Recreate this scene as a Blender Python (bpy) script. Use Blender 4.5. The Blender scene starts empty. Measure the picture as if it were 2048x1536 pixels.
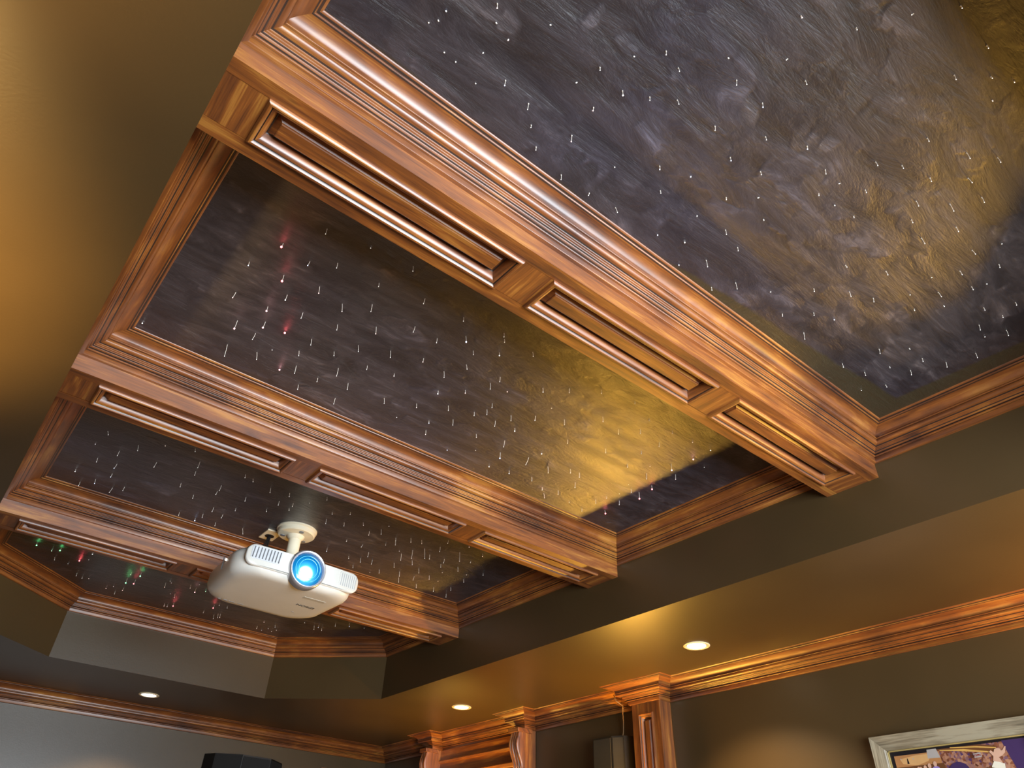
import bpy, bmesh, math, random
from mathutils import Vector, Matrix, Euler

# ---------------------------------------------------------------- scale
# geometry is laid out in drafting units with the soffit at z = 0 and brought to metres at the end
SC = 0.72            # drafting unit -> metre
ZS = 2.45            # height of the soffit above the floor, metres
random.seed(7)
SCN = bpy.context.scene
COL = SCN.collection

# ---------------------------------------------------------------- camera
cd = bpy.data.cameras.new('camera')
cam = bpy.data.objects.new('camera', cd)
COL.objects.link(cam)
CR = ((0.77214, 0.40268, 0.49158), (-0.63466, 0.45008, 0.62820), (0.03171, -0.79704, 0.60309))  # rows: world x, y, z of image right, down, forward
M3 = Matrix(((CR[0][0], -CR[0][1], -CR[0][2]), (CR[1][0], -CR[1][1], -CR[1][2]), (CR[2][0], -CR[2][1], -CR[2][2])))
cam.matrix_world = Matrix.Translation((-0.0692 * SC, -0.2563 * SC, -1.3 * SC + ZS)) @ M3.to_4x4()
cd.sensor_width = 36.0
cd.sensor_fit = 'HORIZONTAL'
cd.lens = 1411.5 / 2048 * 36.0
cd.clip_start = 0.02
SCN.camera = cam

# ---------------------------------------------------------------- world, exposure
w = bpy.data.worlds.new('world'); SCN.world = w; w.use_nodes = True
w.node_tree.nodes['Background'].inputs[0].default_value = (0.02, 0.02, 0.025, 1)
w.node_tree.nodes['Background'].inputs[1].default_value = 1.0
SCN.view_settings.view_transform = 'Standard'
SCN.view_settings.look = 'None'
SCN.view_settings.exposure = 0.0
SCN.view_settings.gamma = 1.0
SCN.view_settings.use_curve_mapping = False

def lamp(name, kind, loc, energy, color, size=0.05, rot=None, **kw):
    l = bpy.data.lights.new(name, kind)
    l.energy = energy; l.color = color
    if kind == 'AREA':
        l.shape = 'RECTANGLE'; l.size = size; l.size_y = kw.get('size_y', size)
    else:
        l.shadow_soft_size = size
    if kind == 'SPOT':
        l.spot_size = kw.get('angle', 1.5); l.spot_blend = kw.get('blend', 0.4)
    o = bpy.data.objects.new(name, l)
    o.location = Vector(loc) * SC + Vector((0, 0, ZS))
    if rot: o.rotation_euler = rot
    COL.objects.link(o)
    return o
WARM = (1.0, 0.52, 0.07)
WARM2 = (1.0, 0.64, 0.22)
# uplighting wall sconces on the side walls, just under the picture
UP = (math.pi, 0, 0)
lamp('sconce_light', 'SPOT', (3.80, 3.15, -1.05), 110, WARM, 0.045, UP, angle=math.radians(156), blend=0.25)
lamp('sconce_light', 'SPOT', (3.80, -0.20, -0.62), 75, WARM, 0.10, UP, angle=math.radians(160), blend=0.25)
lamp('sconce_light', 'SPOT', (-1.12, 1.75, -1.6), 460, WARM2, 0.07, UP, angle=math.radians(76), blend=0.7)
lamp('sconce_light', 'SPOT', (-1.15, 0.30, -1.6), 230, WARM2, 0.07, UP, angle=math.radians(78), blend=0.8)
lamp('cabinet_light', 'SPOT', (3.55, 5.0, -0.95), 30, WARM, 0.05, UP, angle=math.radians(120), blend=0.6)
# light thrown back by the lit projection screen on the front wall
lamp('screen_light', 'AREA', (1.35, -2.4, -1.15), 255, (0.84, 0.93, 1.0), 3.3 * SC, (math.radians(106), 0, 0), size_y=1.7 * SC)
# recessed cans: beams down onto floor and walls
CANS = [(3.397, 2.331), (3.349, 4.588), (1.429, 6.099), (3.397, 0.1), (-0.70, 4.59), (-0.70, 0.1)]  # last three are out of view, added for bounce off the floor
for x, y in CANS:
    lamp('can_light', 'SPOT', (x, y, -0.02), 60, (1.0, 0.72, 0.42), 0.04, (0, 0, 0), angle=2.1, blend=0.5)
# added spill light ahead of the lens, turned back onto the projector front
lamp('lens_spill_fill', 'SPOT', (1.265, 2.98, 0.075), 0.8, (0.75, 0.85, 1.0), 0.03, (math.radians(-85), 0, math.radians(180)), angle=2.6, blend=0.8)

# ---------------------------------------------------------------- material helpers
def newmat(name):
    m = bpy.data.materials.new(name); m.use_nodes = True
    nt = m.node_tree
    return m, nt, nt.nodes['Principled BSDF']
def N(nt, t, **kw):
    n = nt.nodes.new(t)
    for k, v in kw.items():
        if k.startswith('i_'): n.inputs[k[2:].replace('_', ' ')].default_value = v
        else: setattr(n, k, v)
    return n
def ramp(nt, stops, interp='LINEAR'):
    r = nt.nodes.new('ShaderNodeValToRGB'); r.color_ramp.interpolation = interp
    e = r.color_ramp.elements
    while len(e) < len(stops): e.new(0.5)
    for i, (p, c) in enumerate(stops):
        e[i].position = p; e[i].color = (c[0], c[1], c[2], 1)
    return r
def srgb(r, g, b):
    f = lambda c: (c / 255 / 12.92) if c / 255 <= 0.04045 else ((c / 255 + 0.055) / 1.055) ** 2.4
    return (f(r), f(g), f(b))
def plain(name, col, rough=0.5, metal=0.0, emit=None, es=0.0, spec=0.5, noise=0.0):
    m, nt, b = newmat(name)
    b.inputs['Base Color'].default_value = (*col, 1)
    b.inputs['Roughness'].default_value = rough
    b.inputs['Metallic'].default_value = metal
    b.inputs['Specular IOR Level'].default_value = spec
    if noise:
        tc = N(nt, 'ShaderNodeTexCoord'); nz = N(nt, 'ShaderNodeTexNoise', i_Scale=14.0, i_Detail=5.0)
        nt.links.new(tc.outputs['Object'], nz.inputs['Vector'])
        r = ramp(nt, [(0.3, [c * (1 - noise) for c in col]), (0.7, [min(1, c * (1 + noise)) for c in col])])
        nt.links.new(nz.outputs['Fac'], r.inputs[0]); nt.links.new(r.outputs[0], b.inputs['Base Color'])
    if emit:
        b.inputs['Emission Color'].default_value = (*emit, 1); b.inputs['Emission Strength'].default_value = es
    return m

def wood_mat(name, c_dark, c_mid, c_light, rough=0.45, grain=1.0):
    m, nt, b = newmat(name); L = nt.links.new
    uv = N(nt, 'ShaderNodeUVMap', uv_map='grain')
    mp = N(nt, 'ShaderNodeMapping'); mp.inputs['Scale'].default_value = (2.2, 30.0, 1.0)
    L(uv.outputs[0], mp.inputs[0])
    n1 = N(nt, 'ShaderNodeTexNoise', i_Scale=1.0, i_Detail=7.0, i_Roughness=0.62, i_Distortion=0.6); L(mp.outputs[0], n1.inputs['Vector'])
    mp2 = N(nt, 'ShaderNodeMapping'); mp2.inputs['Scale'].default_value = (9.0, 260.0, 1.0); L(uv.outputs[0], mp2.inputs[0])
    n2 = N(nt, 'ShaderNodeTexNoise', i_Scale=1.0, i_Detail=3.0, i_Roughness=0.5); L(mp2.outputs[0], n2.inputs['Vector'])
    mp3 = N(nt, 'ShaderNodeMapping'); mp3.inputs['Scale'].default_value = (3.0, 9.0, 1.0); L(uv.outputs[0], mp3.inputs[0])
    n3 = N(nt, 'ShaderNodeTexNoise', i_Scale=1.0, i_Detail=4.0, i_Roughness=0.5); L(mp3.outputs[0], n3.inputs['Vector'])
    mx = N(nt, 'ShaderNodeMath', operation='MULTIPLY_ADD'); L(n2.outputs['Fac'], mx.inputs[0]); mx.inputs[1].default_value = 0.35 * grain; L(n1.outputs['Fac'], mx.inputs[2])
    mx2 = N(nt, 'ShaderNodeMath', operation='MULTIPLY_ADD'); L(n3.outputs['Fac'], mx2.inputs[0]); mx2.inputs[1].default_value = 0.42; L(mx.outputs[0], mx2.inputs[2])
    r = ramp(nt, [(0.62, c_dark), (0.86, c_mid), (1.12 if False else 1.0, c_light)])
    mx3 = N(nt, 'ShaderNodeMath', operation='MULTIPLY'); L(mx2.outputs[0], mx3.inputs[0]); mx3.inputs[1].default_value = 0.93
    L(mx3.outputs[0], r.inputs[0])
    # dark pores and knots
    vo = N(nt, 'ShaderNodeTexVoronoi', i_Scale=1.0); mp4 = N(nt, 'ShaderNodeMapping'); mp4.inputs['Scale'].default_value = (2.4, 9.0, 1.0)
    L(uv.outputs[0], mp4.inputs[0]); L(mp4.outputs[0], vo.inputs['Vector'])
    kr = ramp(nt, [(0.0, (0.45, 0.42, 0.4)), (0.03, (0.7, 0.68, 0.65)), (0.06, (1, 1, 1))]); L(vo.outputs['Distance'], kr.inputs[0])
    mm = N(nt, 'ShaderNodeMix', data_type='RGBA', blend_type='MULTIPLY'); mm.inputs['Factor'].default_value = 0.8
    L(r.outputs[0], mm.inputs['A']); L(kr.outputs[0], mm.inputs['B'])
    L(mm.outputs['Result'], b.inputs['Base Color'])
    b.inputs['Roughness'].default_value = rough
    b.inputs['Specular IOR Level'].default_value = 0.5
    b.inputs['Coat Weight'].default_value = 0.8
    b.inputs['Coat Roughness'].default_value = 0.44
    b.inputs['Coat IOR'].default_value = 1.75
    bp = N(nt, 'ShaderNodeBump'); bp.inputs['Strength'].default_value = 0.12; bp.inputs['Distance'].default_value = 0.002
    L(mx.outputs[0], bp.inputs['Height']); L(bp.outputs[0], b.inputs['Normal'])
    return m
WOOD = wood_mat('stained_wood', srgb(70, 31, 8), srgb(132, 72, 20), srgb(168, 110, 42))
GLAZE = wood_mat('dark_glaze', srgb(24, 12, 6), srgb(40, 20, 9), srgb(58, 30, 13), rough=0.6)
FRAMEWOOD = wood_mat('weathered_frame_wood', srgb(84, 74, 56), srgb(132, 120, 96), srgb(160, 149, 124), rough=0.6, grain=1.6)

def paint_mat(name, c1, c2, rough=0.42, bump=0.05):
    m, nt, b = newmat(name); L = nt.links.new
    tc = N(nt, 'ShaderNodeTexCoord')
    n = N(nt, 'ShaderNodeTexNoise', i_Scale=1.7, i_Detail=3.0); L(tc.outputs['Object'], n.inputs['Vector'])
    r = ramp(nt, [(0.35, c1), (0.65, c2)]); L(n.outputs['Fac'], r.inputs[0]); L(r.outputs[0], b.inputs['Base Color'])
    b.inputs['Roughness'].default_value = rough; b.inputs['Specular IOR Level'].default_value = 0.6
    n2 = N(nt, 'ShaderNodeTexNoise', i_Scale=160.0, i_Detail=3.0); L(tc.outputs['Object'], n2.inputs['Vector'])
    bp = N(nt, 'ShaderNodeBump'); bp.inputs['Strength'].default_value = bump; bp.inputs['Distance'].default_value = 0.003
    L(n2.outputs['Fac'], bp.inputs['Height']); L(bp.outputs[0], b.inputs['Normal'])
    return m
PAINT = paint_mat('olive_taupe_paint', srgb(66, 51, 29), srgb(73, 57, 33), rough=0.36)

def sky_mat():
    # venetian plaster star field, with the olive ceiling paint showing as an unfinished border in the front bay
    m, nt, b = newmat('dark_venetian_plaster'); L = nt.links.new
    b.inputs['Coat Weight'].default_value = 1.0; b.inputs['Coat Roughness'].default_value = 0.38
    tc = N(nt, 'ShaderNodeTexCoord')
    sep = N(nt, 'ShaderNodeSeparateXYZ'); L(tc.outputs['Object'], sep.inputs[0])
    # overlapping trowel strokes: stretched noises at three angles, swapped over in patches
    strokes = []
    for k, (ang, sx, sy) in enumerate(((0.5, 2.2, 9.0), (-0.9, 2.6, 10.0), (1.9, 3.0, 8.0))):
        mk = N(nt, 'ShaderNodeMapping'); mk.inputs['Rotation'].default_value = (0, 0, ang); mk.inputs['Scale'].default_value = (sx, sy, 1); mk.inputs['Location'].default_value = (k * 3.1, 1.7 * k, 0)
        L(tc.outputs['Object'], mk.inputs[0])
        nk = N(nt, 'ShaderNodeTexNoise', i_Scale=1.6, i_Detail=8.0, i_Roughness=0.7, i_Distortion=0.5); L(mk.outputs[0], nk.inputs['Vector']); strokes.append(nk.outputs['Fac'])
    pt = N(nt, 'ShaderNodeTexNoise', i_Scale=4.2, i_Detail=4.0, i_Roughness=0.6, i_Distortion=0.3); L(tc.outputs['Object'], pt.inputs['Vector'])
    p1 = ramp(nt, [(0.46, (0, 0, 0)), (0.50, (1, 1, 1))]); L(pt.outputs['Fac'], p1.inputs[0])
    p2 = ramp(nt, [(0.56, (0, 0, 0)), (0.60, (1, 1, 1))]); L(pt.outputs['Fac'], p2.inputs[0])
    m1 = N(nt, 'ShaderNodeMix'); L(p1.outputs[0], m1.inputs['Factor']); L(strokes[0], m1.inputs['A']); L(strokes[1], m1.inputs['B'])
    m2 = N(nt, 'ShaderNodeMix'); L(p2.outputs[0], m2.inputs['Factor']); L(m1.outputs['Result'], m2.inputs['A']); L(strokes[2], m2.inputs['B'])
    class _F: pass
    n1 = _F(); n1.outputs = {'Fac': m2.outputs['Result']}
    n2 = N(nt, 'ShaderNodeTexNoise', i_Scale=1.1, i_Detail=3.0, i_Roughness=0.5, i_Distortion=0.6); L(tc.outputs['Object'], n2.inputs['Vector'])
    r = ramp(nt, [(0.28, srgb(17, 17, 25)), (0.45, srgb(36, 35, 42)), (0.58, srgb(57, 54, 60)), (0.72, srgb(106, 100, 104))])
    L(n1.outputs['Fac'], r.inputs[0])
    r2 = ramp(nt, [(0.35, (0.66, 0.74, 1.05)), (0.5, (0.95, 0.93, 1.0)), (0.65, (1.12, 1.0, 0.9))]); L(n2.outputs['Fac'], r2.inputs[0])
    mm = N(nt, 'ShaderNodeMix', data_type='RGBA', blend_type='MULTIPLY'); mm.inputs['Factor'].default_value = 1.0
    L(r.outputs[0], mm.inputs['A']); L(r2.outputs[0], mm.inputs['B'])
    # border mask, front bay only: distance to the beam line grows towards the right-hand corner
    n3 = N(nt, 'ShaderNodeTexNoise', i_Scale=3.5, i_Detail=4.0, i_Roughness=0.55); L(tc.outputs['Object'], n3.inputs['Vector'])
    def M(op, a, bb=None, c=None):
        n = N(nt, 'ShaderNodeMath', operation=op)
        for i, v in enumerate((a, bb, c)):
            if v is None: continue
            if hasattr(v, 'links'): L(v, n.inputs[i])
            else: n.inputs[i].default_value = v
        return n.outputs[0]
    X, Y = sep.outputs[0], sep.outputs[1]
    s = SC
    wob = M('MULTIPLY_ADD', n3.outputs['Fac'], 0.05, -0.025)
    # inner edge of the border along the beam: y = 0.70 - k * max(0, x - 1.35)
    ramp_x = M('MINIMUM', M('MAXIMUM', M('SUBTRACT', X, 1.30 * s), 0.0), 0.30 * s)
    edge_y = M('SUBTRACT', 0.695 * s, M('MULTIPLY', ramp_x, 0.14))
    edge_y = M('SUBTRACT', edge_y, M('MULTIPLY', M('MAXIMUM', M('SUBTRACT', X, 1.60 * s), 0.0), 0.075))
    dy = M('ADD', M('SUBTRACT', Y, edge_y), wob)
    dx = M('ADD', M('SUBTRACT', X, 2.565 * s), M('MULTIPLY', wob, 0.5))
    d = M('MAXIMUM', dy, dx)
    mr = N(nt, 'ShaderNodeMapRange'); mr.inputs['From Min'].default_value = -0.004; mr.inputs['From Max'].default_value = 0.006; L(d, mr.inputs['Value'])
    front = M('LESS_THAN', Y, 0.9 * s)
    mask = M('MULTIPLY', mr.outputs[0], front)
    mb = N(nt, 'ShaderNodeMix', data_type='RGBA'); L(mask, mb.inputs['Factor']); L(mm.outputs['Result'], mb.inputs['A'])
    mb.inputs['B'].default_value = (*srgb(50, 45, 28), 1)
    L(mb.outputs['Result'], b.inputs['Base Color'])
    # trowel sheen: smoother and rougher patches, fine scratches
    rr = ramp(nt, [(0.3, (0.42,) * 3), (0.7, (0.58,) * 3)]); L(n1.outputs['Fac'], rr.inputs[0]); L(rr.outputs[0], b.inputs['Roughness'])
    b.inputs['Specular IOR Level'].default_value = 0.55
    mpS = N(nt, 'ShaderNodeMapping'); mpS.inputs['Rotation'].default_value = (0, 0, 0.6); mpS.inputs['Scale'].default_value = (3, 26, 1); L(tc.outputs['Object'], mpS.inputs[0])
    n4 = N(nt, 'ShaderNodeTexNoise', i_Scale=2.0, i_Detail=6.0, i_Roughness=0.7, i_Distortion=1.0); L(mpS.outputs[0], n4.inputs['Vector'])
    hh = M('MULTIPLY_ADD', n4.outputs['Fac'], 0.16, n1.outputs['Fac'])
    # fine trowel scratches: thin contour lines kept only in patches
    scr = []
    for k, (ang, sc_) in enumerate(((0.3, (1.2, 5.5, 1)), (-0.8, (1.6, 7.0, 1)))):
        ms = N(nt, 'ShaderNodeMapping'); ms.inputs['Rotation'].default_value = (0, 0, ang); ms.inputs['Scale'].default_value = sc_; L(tc.outputs['Object'], ms.inputs[0])
        ns = N(nt, 'ShaderNodeTexNoise', i_Scale=4.0, i_Detail=2.0, i_Roughness=0.4); L(ms.outputs[0], ns.inputs['Vector'])
        dv = M('ABSOLUTE', M('SUBTRACT', ns.outputs['Fac'], 0.5)); ln_ = M('LESS_THAN', dv, 0.006)
        nm = N(nt, 'ShaderNodeTexNoise', i_Scale=7.0 + k * 3, i_Detail=2.0); L(tc.outputs['Object'], nm.inputs['Vector'])
        scr.append(M('MULTIPLY', ln_, M('GREATER_THAN', nm.outputs['Fac'], 0.56)))
    sc2 = M('MAXIMUM', scr[0], scr[1])
    hh = M('MULTIPLY_ADD', sc2, 0.10, hh)
    bp = N(nt, 'ShaderNodeBump'); bp.inputs['Strength'].default_value = 0.75; bp.inputs['Distance'].default_value = 0.007
    L(hh, bp.inputs['Height']); L(bp.outputs[0], b.inputs['Normal']); L(bp.outputs[0], b.inputs['Coat Normal'])
    return m
SKY = sky_mat()
WHITE = plain('white_plastic', srgb(214, 212, 204), 0.32, noise=0.02)
CREAM = plain('cream_painted_metal', srgb(236, 226, 200), 0.35, noise=0.02)
GREYP = plain('grey_plastic', srgb(120, 122, 126), 0.4, noise=0.05)
BLACK = plain('black_plastic', srgb(18, 17, 17), 0.45, noise=0.1)
DARKGAP = plain('dark_gap', srgb(30, 30, 32), 0.7, noise=0.1)
SILVER = plain('silver_ring', srgb(190, 190, 195), 0.25, 0.7, noise=0.02)
STEEL = plain('zinc_bolt', srgb(150, 150, 150), 0.3, 0.9, noise=0.05)
TRIM = plain('gilded_white_trim', srgb(232, 214, 176), 0.4, noise=0.03)
LAMPGLOW = plain('lamp_diffuser', (1, 1, 1), 0.5, emit=(1.0, 0.95, 0.86), es=4.0)
CARPET = plain('brown_carpet', srgb(118, 88, 58), 0.95, noise=0.3)
CABLE = plain('black_cable', srgb(22, 22, 24), 0.5, noise=0.1)
WIRE = plain('clear_speaker_wire', srgb(150, 112, 66), 0.35, noise=0.1)
GRILLE = plain('speaker_grille_cloth', srgb(46, 40, 28), 0.8, noise=0.15)
GRILLE2 = plain('black_grille_cloth', srgb(22, 20, 18), 0.8, noise=0.15)

# ---------------------------------------------------------------- mesh helpers
def tagit(o, label=None, cat=None, group=None, kind=None):
    if label: o['label'] = label
    if cat: o['category'] = cat
    if group: o['group'] = group
    if kind: o['kind'] = kind
    return o
def empty(name, loc=(0, 0, 0), **kw):
    o = bpy.data.objects.new(name, None); o.empty_display_size = 0.1; o.location = loc
    COL.objects.link(o); return tagit(o, **kw)
def grain_uv(me, axis):
    a = Vector(axis).normalized()
    h = Vector((0, 0, 1)) if abs(a.z) < 0.9 else Vector((1, 0, 0))
    p = a.cross(h).normalized()
    uvl = me.uv_layers.new(name='grain')
    r = random.random() * 5
    for l in me.loops:
        co = me.vertices[l.vertex_index].co
        uvl.data[l.index].uv = (co.dot(a) + r, co.dot(p) * 1.0 + co.dot(h) * 0.83 + r)
def mesh_obj(name, verts, faces, mats, parent=None, axis=(1, 0, 0), mi=None, smooth=False, origin=None):
    me = bpy.data.meshes.new(name)
    if origin is None and parent is not None:
        up_ = parent
        while up_ is not None and '_o' not in up_: up_ = up_.parent
        origin = up_['_o'] if up_ is not None else None
    og = Vector(origin) if origin is not None else Vector((0, 0, 0))
    me.from_pydata([tuple(Vector(v) - og) for v in verts], [], faces)
    if not isinstance(mats, (list, tuple)): mats = [mats]
    for m in mats: me.materials.append(m)
    if mi: me.polygons.foreach_set('material_index', mi)
    bm = bmesh.new(); bm.from_mesh(me); bmesh.ops.recalc_face_normals(bm, faces=bm.faces); bm.to_mesh(me); bm.free()
    if smooth:
        for p in me.polygons: p.use_smooth = True
        me.set_sharp_from_angle(angle=math.radians(smooth if smooth is not True else 40))
    if any(m.name in ('stained_wood', 'dark_glaze', 'weathered_frame_wood') for m in mats): grain_uv(me, axis)
    o = bpy.data.objects.new(name, me); COL.objects.link(o)
    if parent is None:
        o.location = og
    else:
        o.parent = parent
    return o
class MB:
    def __init__(s): s.v = []; s.f = []; s.m = []
    def add(s, vs, fs, m=0):
        b = len(s.v); s.v += [tuple(v) for v in vs]; s.f += [tuple(i + b for i in f) for f in fs]; s.m += [m] * len(fs)
    def box(s, x0, x1, y0, y1, z0, z1, m=0):
        s.add([(x0, y0, z0), (x1, y0, z0), (x1, y1, z0), (x0, y1, z0), (x0, y0, z1), (x1, y0, z1), (x1, y1, z1), (x0, y1, z1)],
              [(0, 3, 2, 1), (4, 5, 6, 7), (0, 1, 5, 4), (1, 2, 6, 5), (2, 3, 7, 6), (3, 0, 4, 7)], m)
    def bbox(s, x0, x1, y0, y1, z0, z1, b=0.003, m=0):   # box with chamfered edges
        bm = bmesh.new(); bmesh.ops.create_cube(bm, size=1)
        for v in bm.verts: v.co = Vector((x0 if v.co.x < 0 else x1, y0 if v.co.y < 0 else y1, z0 if v.co.z < 0 else z1))
        bmesh.ops.bevel(bm, geom=list(bm.edges), offset=b, segments=2, affect='EDGES', profile=0.6)
        bm.verts.index_update()
        s.add([v.co.copy() for v in bm.verts], [[v.index for v in f.verts] for f in bm.faces], m); bm.free()
    def prism(s, poly, z0, z1, m=0):
        n = len(poly)
        s.add([(x, y, z0) for x, y in poly] + [(x, y, z1) for x, y in poly],
              [tuple(range(n))[::-1], tuple(range(n, 2 * n))] + [(i, (i + 1) % n, n + (i + 1) % n, n + i) for i in range(n)], m)
    def lathe(s, c, prof, seg=40, ax=(0, 0, 1), m=0, cap=True):   # prof: (radius, height along ax)
        a = Vector(ax).normalized(); u = a.orthogonal().normalized(); v = a.cross(u); c = Vector(c)
        vs = []; fs = []
        for r, h in prof:
            for i in range(seg):
                t = 2 * math.pi * i / seg
                vs.append(c + a * h + u * (r * math.cos(t)) + v * (r * math.sin(t)))
        for k in range(len(prof) - 1):
            for i in range(seg):
                j = (i + 1) % seg
                fs.append((k * seg + i, k * seg + j, (k + 1) * seg + j, (k + 1) * seg + i))
        if cap:
            fs.append(tuple(range(seg))[::-1]); b = (len(prof) - 1) * seg; fs.append(tuple(range(b, b + seg)))
        s.add(vs, fs, m)
    def tube(s, pts, r, seg=8, m=0):
        pts = [Vector(p) for p in pts]; vs = []; fs = []
        rs = r if isinstance(r, (list, tuple)) else [r] * len(pts)
        for k, p in enumerate(pts):
            d = (pts[min(k + 1, len(pts) - 1)] - pts[max(k - 1, 0)]).normalized()
            u = d.cross(Vector((0.31, 0.17, 0.93))).normalized() if abs(d.z) < 0.99 else d.cross(Vector((1, 0, 0))).normalized()
            v = d.cross(u)
            for i in range(seg):
                t = 2 * math.pi * i / seg
                vs.append(p + u * (rs[k] * math.cos(t)) + v * (rs[k] * math.sin(t)))
        for k in range(len(pts) - 1):
            for i in range(seg):
                j = (i + 1) % seg
                fs.append((k * seg + i, k * seg + j, (k + 1) * seg + j, (k + 1) * seg + i))
        fs.append(tuple(range(seg))[::-1]); b = (len(pts) - 1) * seg; fs.append(tuple(range(b, b + seg)))
        s.add(vs, fs, m)
    def build(s, name, mats, parent=None, axis=(1, 0, 0), smooth=False, origin=None):
        return mesh_obj(name, s.v, s.f, mats, parent, axis, s.m, smooth, origin)

# ---------------------------------------------------------------- key dimensions (drafting units)
XL, XR = -0.070, 2.775           # tray side walls
HC, ZC, ZB = 0.431, 0.309, 0.245  # star ceiling, crown foot, underside of beams
PR = 0.125                       # projection of the tray crown
BY = [(0.820, 1.059), (2.346, 2.585), (3.871, 4.110)]
XW, YW = 3.925, 6.648            # right and back walls of the room
XWL, YF = -1.225, -3.05          # left and front walls
ZFL = -ZS / SC                   # floor
RR, RD = 0.152, 0.119            # room crown projection and drop
CX = 1.352
BACK = [(XR, 4.841), (2.127, 5.516), (0.595, 5.516), (XL, 4.912)]
FRONT = [(XL, 0.03), (0.595, -0.62), (2.127, -0.62), (XR, 0.03)]
TRAY = [FRONT[0], FRONT[1], FRONT[2], FRONT[3], BACK[0], BACK[1], BACK[2], BACK[3]]   # counter-clockwise

# crown profile: (s out from the wall 0..1, t up 0..1, dark?) - dark marks glazed quirks
def arc(c, r, a0, a1, n):
    return [(c[0] + r[0] * math.cos(math.radians(a0 + (a1 - a0) * i / n)), c[1] + r[1] * math.sin(math.radians(a0 + (a1 - a0) * i / n))) for i in range(n + 1)]
PROF = []
def pp(pts, dark=False):
    for p in pts: PROF.append((p[0], p[1], dark))
pp([(0.0, 0.0), (0.095, 0.0), (0.107, 0.012), (0.112, 0.175)])
pp([(0.098, 0.187)], True)
pp(arc((0.125, 0.222), (0.042, 0.034), -115, 75, 6))          # lower bead
pp([(0.125, 0.268)], True)
pp([(0.175, 0.275), (0.19, 0.285)])
for k in range(4):                                            # fine reeds
    a = 0.195 + k * 0.040; t = 0.290 + k * 0.036
    pp([(a + 0.016, t + 0.004), (a + 0.027, t + 0.022)]); pp([(a + 0.025, t + 0.033)], k in (0, 3))
pp([(0.375, 0.440)])
pp(arc((0.375, 0.535), (0.125, 0.100), -70, 8, 7))            # broad ovolo
pp([(0.495, 0.575)]); pp([(0.470, 0.585)], True)
pp(arc((0.505, 0.617), (0.032, 0.026), -120, 90, 6))          # upper bead
pp([(0.490, 0.655)], True)
pp(arc((0.875, 0.640), (0.375, 0.262), 176, 96, 10))          # big cove
pp([(0.83, 0.905)], True)
pp([(0.868, 0.908), (0.892, 0.925), (0.897, 0.942)]); pp([(0.885, 0.948)], True)
pp([(0.945, 0.955), (0.985, 0.968), (1.0, 1.0)])

def crown(path, closed, z_low, s_size, t_size, owners):
    """sweep the crown along a plan path (room on the left-hand side of travel); owners[i] = (name, parent, props) for segment i"""
    n = len(path); P = [Vector((p[0], p[1])) for p in path]
    segs = n if closed else n - 1
    d = [(P[(i + 1) % n] - P[i]).normalized() for i in range(segs)]
    nr = [Vector((-v.y, v.x)) for v in d]
    out = []
    for i in range(segs):
        def mit(k, prev, nxt):
            if prev is None: return nr[nxt]
            if nxt is None: return nr[prev]
            a, b = nr[prev], nr[nxt]
            return (a + b) / (1 + a.dot(b))
        k0, k1 = i, (i + 1) % n
        m0 = mit(k0, (i - 1) % segs if (closed or i > 0) else None, i)
        m1 = mit(k1, i, (i + 1) % segs if (closed or i < segs - 1) else None)
        vs = []; L = len(PROF)
        for (P0, mm) in ((P[k0], m0), (P[k1], m1)):
            for (s, t, dk) in PROF:
                q = P0 + mm * (s * s_size)
                vs.append((q.x, q.y, z_low + t * t_size))
        # subdivide nothing along the run; two back vertices close the solid
        vs.append((P[k0].x, P[k0].y, z_low + t_size)); vs.append((P[k1].x, P[k1].y, z_low + t_size))
        fs = []; mi = []
        for j in range(L - 1):
            fs.append((j, j + 1, L + j + 1, L + j)); mi.append(1 if (PROF[j][2] or PROF[j + 1][2]) and math.hypot(PROF[j + 1][0] - PROF[j][0], PROF[j + 1][1] - PROF[j][1]) < 0.07 else 0)
        fs.append((L - 1, 2 * L, 2 * L + 1, 2 * L - 1)); mi.append(0)
        fs.append((0, L, 2 * L + 1, 2 * L)); mi.append(0)
        fs.append(tuple(range(L - 1, -1, -1)) + (2 * L,)); mi.append(0)
        fs.append(tuple(range(L, 2 * L)) + (2 * L + 1,)); mi.append(0)
        ow = owners[i]
        if ow is None: out.append(None); continue
        name, parent, props = ow
        o = mesh_obj(name, vs, fs, [WOOD, GLAZE], parent, (d[i].x, d[i].y, 0), mi, smooth=50,
                     origin=None if parent else (P[k0].x, P[k0].y, z_low))
        tagit(o, **props); out.append(o)
    return out
trim_n = [0]
def trim():
    trim_n[0] += 1
    return ('trim_%d' % trim_n[0], None, dict(kind='structure'))

# ---------------------------------------------------------------- room shell
def ring_slab(outer, inner, z0, z1, name, mat, **kw):
    """slab with a hole: triangulated between outer rectangle and inner polygon"""
    bm = bmesh.new()
    for z in (z0,):
        vo = [bm.verts.new((x, y, z)) for x, y in outer]; vi = [bm.verts.new((x, y, z)) for x, y in inner]
        ed = [bm.edges.new((vo[i], vo[(i + 1) % len(vo)])) for i in range(len(vo))] + [bm.edges.new((vi[i], vi[(i + 1) % len(vi)])) for i in range(len(vi))]
        bmesh.ops.triangle_fill(bm, edges=ed, use_beauty=True)
    fs = list(bm.faces)
    cen = [f for f in fs if all(v in vi for v in f.verts)]
    if cen: bmesh.ops.delete(bm, geom=cen, context='FACES_ONLY')
    r = bmesh.ops.extrude_face_region(bm, geom=list(bm.faces))
    for v in [g for g in r['geom'] if isinstance(g, bmesh.types.BMVert)]: v.co.z = z1
    bm.verts.index_update()
    V = [tuple(v.co) for v in bm.verts]; F = [[v.index for v in f.verts] for f in bm.faces]; bm.free()
    return tagit(mesh_obj(name, V, F, mat), **kw)
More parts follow.
